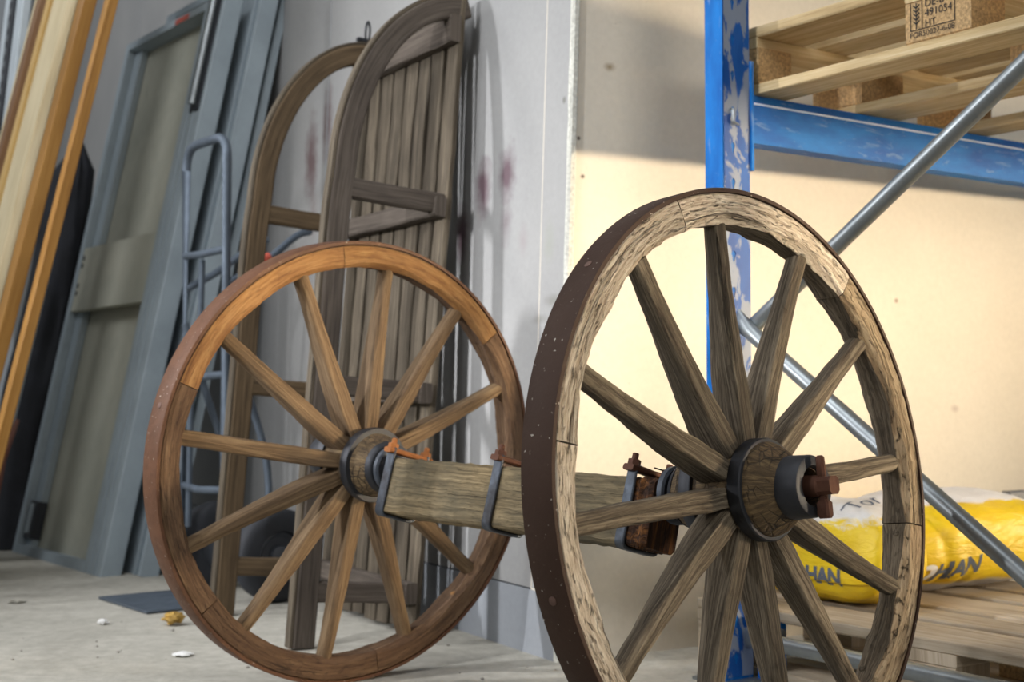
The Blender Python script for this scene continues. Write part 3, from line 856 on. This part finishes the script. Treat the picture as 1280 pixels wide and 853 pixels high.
mb.build('stamp', M['ink'], blk)


# ------------------------------------------------------------------ bags
def bag(name, label, origin, xd, yd, lx, ly, h, mat, seed, ex=3.2, group=None, fold=None):
    """pillow shaped paper sack; xd, yd ground directions; origin = centre of its foot"""
    nu, nv = 128, 72
    verts, faces = [], []
    Ml = Matrix((xd, yd, V3((0, 0, 1)))).transposed().to_4x4(); Ml.translation = origin
    for j in range(nv + 1):
        ph = -math.pi / 2 + math.pi * j / nv
        for i in range(nu):
            th = 2 * math.pi * i / nu
            def se(c, e): return math.copysign(abs(c) ** (2 / e), c)
            x = lx / 2 * se(math.cos(th), ex) * abs(math.cos(ph)) ** (2 / 2.7); y = ly / 2 * se(math.sin(th), ex) * abs(math.cos(ph)) ** (2 / 2.7)
            zz = h / 2 * se(math.sin(ph), 2.6) + h / 2
            p = V3((x, y, zz))
            rr = (1 - (2 * abs(x) / lx) ** 4 * .28) if zz > h * .3 else 1
            p.z = p.z * rr
            n3 = noise.noise((x * 9 + seed, y * 9, p.z * 7)) * .009 + noise.noise((x * 22 + seed, y * 22, p.z * 16 + seed)) * .0035
            # creases radiating from the ends
            n3 += .003 * abs(noise.noise((x * 34 + seed * 2, y * 12, p.z * 20))) * (1 if p.z > .02 else 0)
            if fold:
                for fx, fw, fd in fold:
                    n3 -= fd * math.exp(-((x + .25 * (p.z - h / 2) - fx) / fw) ** 2)
            d = V3((x / lx, y / ly, (p.z - h / 2) / h)).normalized()
            p += d * n3; p.z = max(p.z, .0012 + .0 * x)
            verts.append(tuple(p))
    for j in range(nv):
        for i in range(nu):
            k = (i + 1) % nu; faces.append((j * nu + i, j * nu + k, (j + 1) * nu + k, (j + 1) * nu + i))
    me = bpy.data.meshes.new(name); me.from_pydata(verts, [], faces); bm = bmesh.new(); bm.from_mesh(me)
    bmesh.ops.remove_doubles(bm, verts=bm.verts, dist=1e-6); bmesh.ops.recalc_face_normals(bm, faces=bm.faces); bm.to_mesh(me); bm.free()
    me.polygons.foreach_set('use_smooth', [True] * len(me.polygons))
    o = link(name, me, mat); o.matrix_world = Ml; tag(o, label, 'bag', group); return o


def wrap_text(bagob, body, size, org, xd, yd, cast, mat, name='print', bold=0.0, parent=None):
    """lettering printed on the bag: cast every point of the letters on to the bag (bag local space)"""
    me = text_mesh(body, size, bold)
    bm = bmesh.new(); bm.from_mesh(me); bmesh.ops.triangulate(bm, faces=bm.faces)
    for _ in range(3):
        bmesh.ops.subdivide_edges(bm, edges=[e for e in bm.edges if e.calc_length() > size * .12], cuts=1, use_grid_fill=True)
    bmesh.ops.triangulate(bm, faces=bm.faces)
    tree = BVHTree.FromPolygons([v.co for v in bagob.data.vertices], [p.vertices for p in bagob.data.polygons])
    dead = []
    for v in bm.verts:
        o_ = V3(org) + V3(xd) * v.co.x + V3(yd) * v.co.y - V3(cast) * .3
        hit, nr, _, _ = tree.ray_cast(o_, V3(cast))
        if hit is None: dead.append(v)
        else: v.co = hit - V3(cast) * .0009
    bmesh.ops.delete(bm, geom=dead, context='VERTS')
    bm.to_mesh(me); bm.free()
    o = link(name, me, mat, bagob); return o


PT = .1455
Cb = V3((.722, 2.722, PT))
LA, VA, HA = .40, .19, .225
bA = bag('cement_bag', 'plump yellow bag with dusty whitish top at the near end of the low pallet', Cb + dL * LA / 2 + dV * VA / 2, dV, dL, VA, LA, HA, bag_mat('yellow_bag_paper', 'A'), 2.0, 5.5, 'bags on the low pallet')
LB, VB, HB_ = .36, .60, .220
bB = bag('cement_bag', 'yellow bag with smooth white end behind the diagonal brace', Cb + dV * (VA + .018 + VB / 2) + dL * (.055 + LB / 2), dV, dL, VB, LB, HB_, bag_mat('yellow_white_bag_paper', 'B'), 5.0, 3.4, 'bags on the low pallet', fold=((-.195, .010, .007), (-.13, .009, .005)))
# bag local axes: x along dV, y along dL
wrap_text(bA, 'ROHAN', .046, (-.3, .050, .050), (0, -1, 0), (0, 0, 1), (1, 0, 0), M['grey_ink'], bold=.0022)
wrap_text(bB, 'R', .062, (-.300, -.3, .018), (1, 0, .16), (0, 0, 1), (0, 1, 0), M['grey_ink'], bold=.002)
wrap_text(bB, 'O', .062, (-.256, -.3, .024), (1, 0, .16), (0, 0, 1), (0, 1, 0), M['white_ink'], bold=.003)
wrap_text(bB, 'HAN', .056, (-.206, -.3, .034), (1, 0, .16), (0, 0, 1), (0, 1, 0), M['grey_ink'], bold=.002)
wrap_text(bB, 'MÖRTEL', .026, (.15, -.3, .115), (1, 0, 0), (0, 0, 1), (0, 1, 0), M['grey_ink'])
wrap_text(bA, 'Tor', .060, (-.06, -.12, .3), (1, 0, 0), (0, 1, 0), (0, 0, -1), M['grey_ink'])
# side gusset crease of the first bag
# ------------------------------------------------------------------ sled leaning on the grey wall
sO = V3((-.487, 3.164, 0)); dW, dD = dirv(-31), dirv(59)
sled = thing('sled', 'tall grey weathered wooden sled stood on end against the grey wall', 'sled', sO)
lean = .083
Us = (V3((0, 0, 1)) + dD * lean).normalized(); Ds = (dD - V3((0, 0, 1)) * lean).normalized()


def SP(w, d, z): return dW * w + Ds * d + Us * z      # sled frame to local (relative to sO)


SW, DO = .546, .272


def runner(w, mat, sole):
    pts = [(0, .004), (0, .35), (0, .70), (0, 1.0), (.006, 1.12)]
    for k in range(1, 13):
        a = R(86) * k / 12; pts.append((.006 + .30 * (1 - math.cos(a)), 1.13 + .455 * math.sin(a)))
    pts += [(.303, 1.590)]
    P = smooth_path([SP(w, d, z) for d, z in pts], 4)
    mb = MB(); mb.sweep(P, lambda k: rect_ring(.040, .056, .004), up=None, upf=lambda k: Ds if k < 16 else (Ds - Us * min(1, (k - 16) / 30) * 3))
    # ring frame: build explicitly instead so that the section follows the curve
    mb = MB(); rings = []
    for k, p in enumerate(P):
        t = (P[min(k + 1, len(P) - 1)] - P[max(k - 1, 0)]).normalized(); nn_ = t.cross(dW).normalized()
        if nn_.dot(Ds) < 0 and k < 10: nn_ = -nn_
        if k and nn_.dot(prev) < 0: nn_ = -nn_
        prev = nn_
        rings.append([p + dW * a + nn_ * b_ for a, b_ in rect_ring(.036, .054, .004)])
    mb.loft(rings); o = mb.build('runner', mat, sled, 35)
    mb = MB(); rings = []
    for k, p in enumerate(P[:-4]):
        t = (P[k + 1] - P[max(k - 1, 0)]).normalized(); nn_ = t.cross(dW).normalized()
        if k and nn_.dot(prev) < 0: nn_ = -nn_
        if k == 0 and nn_.dot(Ds) < 0: nn_ = -nn_
        prev = nn_
        rings.append([p + dW * a + nn_ * (b_ - .0315) for a, b_ in rect_ring(.030, .009, .002)])
    mb.loft(rings); s_ = mb.build('runner_sole', sole, o, 35)
    return o


r1 = runner(0, M['sled'], M['slat']); r2 = runner(SW, M['runner_far'], M['slat'])
r2['label'] = 'browner runner on the far side'
for w in (0.0, SW):
    for z in (.132, .615, 1.085):
        mb = MB(); mb.bar(SP(w, .02, z), SP(w, DO + .0, z), .034, .048, Us, .004, 8, .002, z * 9 + w); mb.build('strut', M['sled'] if w == 0 else M['runner_far'], sled, 30)
for z in (.132, .615, 1.075, 1.525):
    mb = MB(); mb.bar(SP(-.028, DO - .012 + (.0 if z < 1.4 else .004), z + .0), SP(SW + .02, DO - .012 + (.0 if z < 1.4 else .004), z), .030, .050 if z < 1.4 else .070, Us, .004, 8, .003, z * 7); mb.build('crosspiece', M['sled'], sled, 30)
ns = 8; sw_ = (SW + .05) / ns
for k in range(ns):
    w = -.028 + sw_ * (k + .5); rr_ = random.Random(k)
    wd_ = sw_ - rr_.choice((.012, .020, .016)); z1 = 1.615 + rr_.uniform(-.01, .01)
    mb = MB(); mb.bar(SP(w, DO + .014, .035 + rr_.uniform(0, .012)), SP(w, DO + .014, z1), wd_, .018, Ds, .003, 24, .004, k * 3.3); mb.build('slat', M['slat'], sled, 30)
# iron ring on the tip of the far runner
mb = MB(); q = SP(SW, .30, 1.625)
P = [q + dW * .0 + Ds * (.012 * math.cos(a)) - Ds * .02 + Us * (.030 * math.sin(a) + .026) + dW * .012 * math.cos(a) for a in [2 * math.pi * k / 20 for k in range(21)]]
mb.sweep(P, circ(.0035, 8), up=(.3, 1, .2)); mb.build('iron_ring', M['band'], sled)
mb = MB(); mb.bar(q - Ds * .05, q + Ds * .02, .02, .01, Us, .002); mb.build('ring_plate', M['band'], sled)

# ------------------------------------------------------------------ hand truck behind the sled
hO = V3((-.812, 4.0, 0)); dA = dirv(-38); dN = dirv(-128)       # along the wheel axle (to the left), and out towards its toe plate
truck = thing('hand_truck', 'blue-grey tubular hand truck with rubber wheels parked behind the sled', 'hand truck', hO)


def H(a, n_, z): return dA * a + dN * n_ + V3((0, 0, z))
def tpath(mb, pts, r, rad=.04, n=12): return mb.sweep(fillet(pts, rad, 6), circ(r, n))


hw = .135
mb = MB(); tpath(mb, [H(hw, .10, .03), H(hw, .10, 1.325), H(-hw, .10, 1.325), H(-hw, .10, .03)], .0135, .07); mb.build('frame', M['tube'], truck)
for z in (1.00, .645, .32):
    mb = MB(); tpath(mb, [H(hw, .10, z), H(0, .115, z - .006), H(-hw, .10, z)], .011, .02); mb.build('crossbar', M['tube'], truck)
mb = MB(); tpath(mb, [H(.02, .10, .98), H(.05, .09, .8), H(.09, .10, .55), H(.10, .10, .2)], .009); mb.build('rib', M['tube'], truck)
for s_ in (-1, 1):
    mb = MB(); mb.sweep(smooth_path([H(s_ * hw, .10, .80), H(s_ * (hw + .0), .04, .62), H(s_ * hw, -.03, .40), H(s_ * (hw + .005), -.04, .16)], 6), circ(.011, 12)); mb.build('brace', M['tube'], truck)
    mb = MB(); mb.sweep(smooth_path([H(s_ * hw, .10, .90), H(s_ * hw, -.02, .97), H(s_ * hw, -.12, 1.05), H(s_ * hw, -.17, 1.07)], 6), circ(.011, 12)); mb.build('handle', M['tube'], truck)
mb = MB(); mb.sweep([H(-.20, -.04, .133), H(.20, -.04, .133)], circ(.010, 12)); mb.build('axle', M['tube'], truck)
for s_ in (-1, 1):
    c = H(s_ * .185, -.04, .133); Q = Matrix.Translation(c) @ (dA * s_).to_track_quat('Z', 'Y').to_matrix().to_4x4()
    mb = MB(); prof = [(-.034, .070), (-.036, .100), (-.032, .118), (-.022, .1305), (0, .1325), (.022, .1305), (.032, .118), (.036, .100), (.034, .070)]
    mb.lathe(prof, Q, 48, close=True); tw = mb.build('wheel', M['rubber'], truck, 50)
    mb = MB(); mb.lathe([(-.02, .071), (.018, .071), (.022, .062), (.008, .050), (.008, .030), (.024, .026), (.028, .012), (.028, 0)], Q, 40); mb.build('wheel_disc', M['hubplastic'], tw)
mb = MB(); mb.bar(H(.17, .10, .007), H(-.17, .10, .007), .006, .16, V3((0, 0, 1)), .002)
mb = MB(); mb.bar(H(0, .09, .006), H(0, .34, .006), .34, .007, (0, 0, 1), .002); mb.build('toe_plate', M['tube'], truck)
# red grip
mb = MB(); mb.sweep([H(-hw, -.035, .985), H(-hw, .045, .945)], circ(.0145, 12)); mb.build('grip', M['red'], truck)

# ------------------------------------------------------------------ steel doors leaning on the wall
PR = V3((-1.327, 4.407, 0)); dWd = dirv(-37.3); dDd = dirv(52.7); ld = .213
Ud = (V3((0, 0, 1)) + dDd * ld).normalized(); Dd = (dDd - V3((0, 0, 1)) * ld).normalized()


def door(root, w0, w1, H_, d0, th, stile_r, stile_l, rec, mats, mid=True):
    """w measured to the left from the near edge; d0 depth behind the front plane"""
    def Q(w, d, z): return dWd * w + Dd * d + Ud * z
    def bx_(nm, wa, wb, da, db, za, zb_, mat, par=root, ch=.003):
        mb = MB(); mb.bar(Q((wa + wb) / 2, (da + db) / 2, za), Q((wa + wb) / 2, (da + db) / 2, zb_), abs(wb - wa), abs(db - da), Dd, ch); return mb.build(nm, mat, par)
    f, p = mats
    bx_('stile', w0, w0 + stile_r, d0, d0 + th, 0, H_, f); bx_('stile', w1 - stile_l, w1, d0, d0 + th, 0, H_, f)
    bx_('rail', w0 + stile_r, w1 - stile_l, d0, d0 + th, H_ - .03, H_, f); bx_('rail', w0 + stile_r, w1 - stile_l, d0, d0 + th, 0, .035, f)
    bx_('panel', w0 + stile_r, w1 - stile_l, d0 + rec, d0 + rec + .008, .02, H_ - .02, p)
    if mid: bx_('middle_rail', w0 + stile_r, w1 - stile_l, d0 + .004, d0 + .03, .93, 1.18, p)
    return Q, bx_


dA_ = thing('steel_door', 'grey steel door with pale recessed panels leaning in front, hinge slot in its edge', 'door panel', PR, None)
Q, bx_ = door(dA_, 0, .905, 2.03, 0, .07, .16, .035, .058, (M['door_frame'], M['door_panel']))
# grooves, step and hinge slot on the right stile; inner step on the left
bx_('seam_rib', .052, .062, -.004, 0, .0, 2.03, M['door_frame'], dA_, .001); bx_('seam_rib', .100, .108, -.004, 0, .0, 2.03, M['door_frame'], dA_, .001)
bx_('left_step', .80, .87, .030, .058, .035, 2.0, M['door_frame'])
bx_('hinge_slot', .018, .088, -.006, 0, 1.60, 2.02, M['door_dark'], dA_, .001)
mb = MB(); mb.sweep([Q(.052, -.016, 1.62), Q(.052, -.016, 2.02)], circ(.014, 12)); mb.build('hinge_pin', M['galv'], dA_)
bx_('latch_box', .79, .86, .015, .055, .06, .20, M['door_dark'], dA_); bx_('latch', .815, .835, .005, .02, .08, .19, M['door_frame'], dA_)
bx_('sticker', .30, .42, .001 - .003, -.001, 2.000, 2.022, M['red'], dA_, .0003)
mb = MB()
for z in (1.13, 1.10, 1.02, .99): mb.bar(Q(.845, .002, z), Q(.845, .002, z + .018), .006, .006, Dd, .001)
mb.build('slots', M['door_dark'], dA_)['kind'] = 'stuff'
PB = PR + dDd * .115 - dWd * .085
dB_ = thing('steel_door', 'plain blue-grey steel door leaf leaning behind, showing only its long edge', 'door panel', PB, None)
Q2, bx2 = door(dB_, 0, .93, 2.16, 0, .045, .20, .10, .02, (M['door_frame'], M['door_panel']), False)
bx2('edge_strip', -.003, .006, -.02, .045, 0, 2.16, M['door_frame'], dB_, .001)
bx2('edge_strip', .060, .068, -.012, 0, 0, 2.16, M['door_frame'], dB_, .001); bx2('edge_strip', .03, .034, -.006, 0, 0, 2.16, M['door_frame'], dB_, .001)
PC = PR + dDd * .185 - dWd * .06
dC_ = thing('steel_door', 'narrow grey steel door frame right at the back of the leaning stack', 'door panel', PC, None)
door(dC_, 0, .90, 2.10, 0, .03, .10, .10, .01, (M['door_frame'], M['door_frame']), False)

# ------------------------------------------------------------------ planks leaning at the far left
p0 = V3((-1.515, 3.75, 0)); dWp = dirv(-35); dDp = dirv(55); lp = .23
Up = (V3((0, 0, 1)) + dDp * lp).normalized(); Dp = (dDp - V3((0, 0, 1)) * lp).normalized()
specs = [(0.00, .045, 'plank_o', 'thin amber plank, rightmost of the leaning boards', .0, .030),
         (.275, .075, 'plank_o', 'broader amber plank with a dark knot left of the thin one', .0, .040),
         (.475, .190, 'plank', 'pale pine board, rightmost of the pale ones', -.02, .030),
         (.665, .165, 'plank', 'pale pine board in the middle of the pale ones', .035, .030),
         (.775, .045, 'plank_y', 'narrow yellowish batten between the pale boards and the dark-edged one', .01, .035),
         (.835, .055, 'plank_b', 'narrow dark brown batten among the pale boards', -.005, .04),
         (.905, .060, 'plank', 'leftmost pale batten of the leaning boards', .0, .03)]
for s_, w, mt, lab, d, th in specs:
    b0 = p0 + dWp * s_ + dDp * d; mb = MB(); mb.bar(V3((0, 0, .006)), Up * 4.25, w, th, Dp, .002, 14, .0015, s_ * 20)
    o = mb.build('plank', M[mt]); o.location = b0; tag(o, lab, 'plank', 'planks leaning at the left')
    
# ------------------------------------------------------------------ things behind the planks
# white profiles and a perforated upright at the top left
for s_, w, mt, nm, lab, cat in ((1.30, .07, 'white_board', 'white_profile', 'pale profile left of the perforated upright', 'profile'), (1.12, .09, 'white_board', 'white_profile', 'pale profile right of the perforated upright', 'profile')):
    mb = MB(); b0 = p0 + dWp * s_ + dDp * .25; mb.bar(V3((0, 0, .005)), (V3((0, 0, 1)) + dDp * .10).normalized() * 3.3, w, .03, dDp, .003); o = mb.build(nm, M[mt]); o.location = b0; tag(o, lab, cat, 'white profiles behind the planks')
up_ = thing('perforated_upright', 'dark perforated steel upright between the white profiles', 'upright', p0 + dWp * 1.20 + dDp * .24)
dU = (V3((0, 0, 1)) + dDp * .10).normalized()
mb = MB(); mb.bar(V3((0, 0, .005)), dU * 3.3, .055, .03, dDp, .003); mb.build('post', M['rubber'], up_)
mb = MB()
for k in range(60): mb.bar(dU * (.3 + k * .05) - dDp * .0165, dU * (.325 + k * .05) - dDp * .0165, .012, .004, dDp, .001)
mb.build('perforation', M['galv'], up_)['kind'] = 'stuff'


def cloth(name, label, cat, loc, w, d, h, seed, mat, az):
    """slumped cloth bundle"""
    mb = MB(); rings = []; n = 40
    for k in range(29):
        t = k / 28; z = h * t; ww = w * (1 - .45 * t ** 2.2) * (1 + .12 * math.sin(t * 7 + seed)); dd = d * (1 - .5 * t ** 2)
        if t > .93: ww *= (1 - (t - .93) / .07 * .75); dd *= (1 - (t - .93) / .07 * .75)
        rr = []
        for i in range(n):
            a = 2 * math.pi * i / n; f = 1 + .20 * noise.noise((math.cos(a) * 2.2 + seed, math.sin(a) * 2.2, z * 2.5)) + .10 * noise.noise((math.cos(a) * 6, math.sin(a) * 6 + seed, z * 3))
            rr.append(dirv(az) * (math.cos(a) * ww * f) + dirv(az + 90) * (math.sin(a) * dd * f) + V3((0, 0, z + .004)) + dirv(53) * .16 * z)
        rings.append(rr)
    mb.loft(rings); o = mb.build(name, mat, None, 60); o.location = loc; return tag(o, label, cat)


cloth('cloth_bundle', 'black cloth cover hanging behind the amber planks beside the steel door', 'cloth', V3((-1.95, 5.30, 0)), .17, .12, 1.60, 3.0, M['black_cloth'], -35)
mb = MB(); mb.bar(V3((0, 0, .005)), V3((.22, .10, 1.15)), .06, .02, dDp, .003); o = mb.build('steel_strip', M['door_frame']); o.location = (-1.90, 4.86, 0); tag(o, 'grey steel strip standing beside the black cloth', 'strip')
mb = MB(); mb.sweep([V3((0, 0, .01)), V3((.055, .03, .36)), V3((.10, .05, .50))], lambda k: circ((.016, .014, .008)[k], 10)); o = mb.build('rusty_rod', metal('red_brown_rod', (.20, .07, .05), (.28, .20, .18), .6, .2, 20, .3)); o.location = (-1.86, 4.80, 0); tag(o, 'red-brown rod leaning beside the foot of the steel door', 'rod')
# thin cable across the wall
mb = MB(); P = [corner(.93) + dG * 1.30 + nG * .01, corner(.915) + dG * 1.0 + nG * .012, corner(.95) + dG * .7 + nG * .01]
mb.sweep(smooth_path(P, 8), circ(.003, 6)); o = mb.build('cable', M['galv']); tag(o, 'thin grey cable crossing the wall behind the sled', 'cable')
mb = MB(); P = [corner(1.95) + dG * 3.3 + nG * .01, corner(2.15) + dG * 2.9 + nG * .012, corner(2.30) + dG * 2.5 + nG * .01]
mb.sweep(smooth_path(P, 8), circ(.004, 6)); o = mb.build('cable', M['galv']); tag(o, 'thin cable on the wall above the steel door', 'cable')

# ------------------------------------------------------------------ litter on the floor
def crumple(name, label, cat, loc, r, mat, seed, flat=.4, group=None):
    bm = bmesh.new(); bmesh.ops.create_icosphere(bm, subdivisions=3, radius=r)
    for v in bm.verts:
        v.co *= 1 + .55 * noise.noise(v.co * (2.2 / r) + V3((seed, 0, 0))); v.co.z *= flat
    zz = min(v.co.z for v in bm.verts)
    for v in bm.verts: v.co.z -= zz
    me = bpy.data.meshes.new(name); bm.to_mesh(me); bm.free(); o = link(name, me, mat); o.location = loc; return tag(o, label, cat, group)


crumple('dry_leaf', 'small crumpled dry yellow leaf on the concrete floor', 'leaf', (-.863, 3.49, 0), .026, M['leaf'], 3, .55)
crumple('paper_scrap', 'tiny white paper scrap left of the dry leaf', 'scrap', (-1.045, 3.50, 0), .013, M['scrap'], 5, .5)
crumple('flat_scrap', 'flat pale scrap on the floor near the steel door', 'scrap', (-1.40, 3.87, 0), .022, M['floor'], 7, .25)
crumple('flat_scrap', 'flat pale scrap below the dry leaf by the far wheel', 'scrap', (-.74, 3.08, 0), .020, M['scrap'], 9, .2)
mb = MB(); rn = random.Random(4)
for k in range(260):
    x = rn.uniform(-2.0, 1.4); y = rn.uniform(2.4, 4.6); r = rn.uniform(.0015, .005)
    q = V3((x, y, 0))
    if (q - C0).dot(nG) < .03 or (q - C0).dot(nC) < .03 and x > .1: continue
    if x < -.55 and y > 3.55: continue
    c = q + V3((0, 0, r * .5)); mb.lathe([(-r * .5, r * .4), (0, r), (r * .5, r * .4)], Matrix.Translation(c), 5)
g = mb.build('grit', M['stone']); g['kind'] = 'stuff'; g['label'] = 'fine grit and crumbs scattered over the concrete floor'; g['category'] = 'grit'
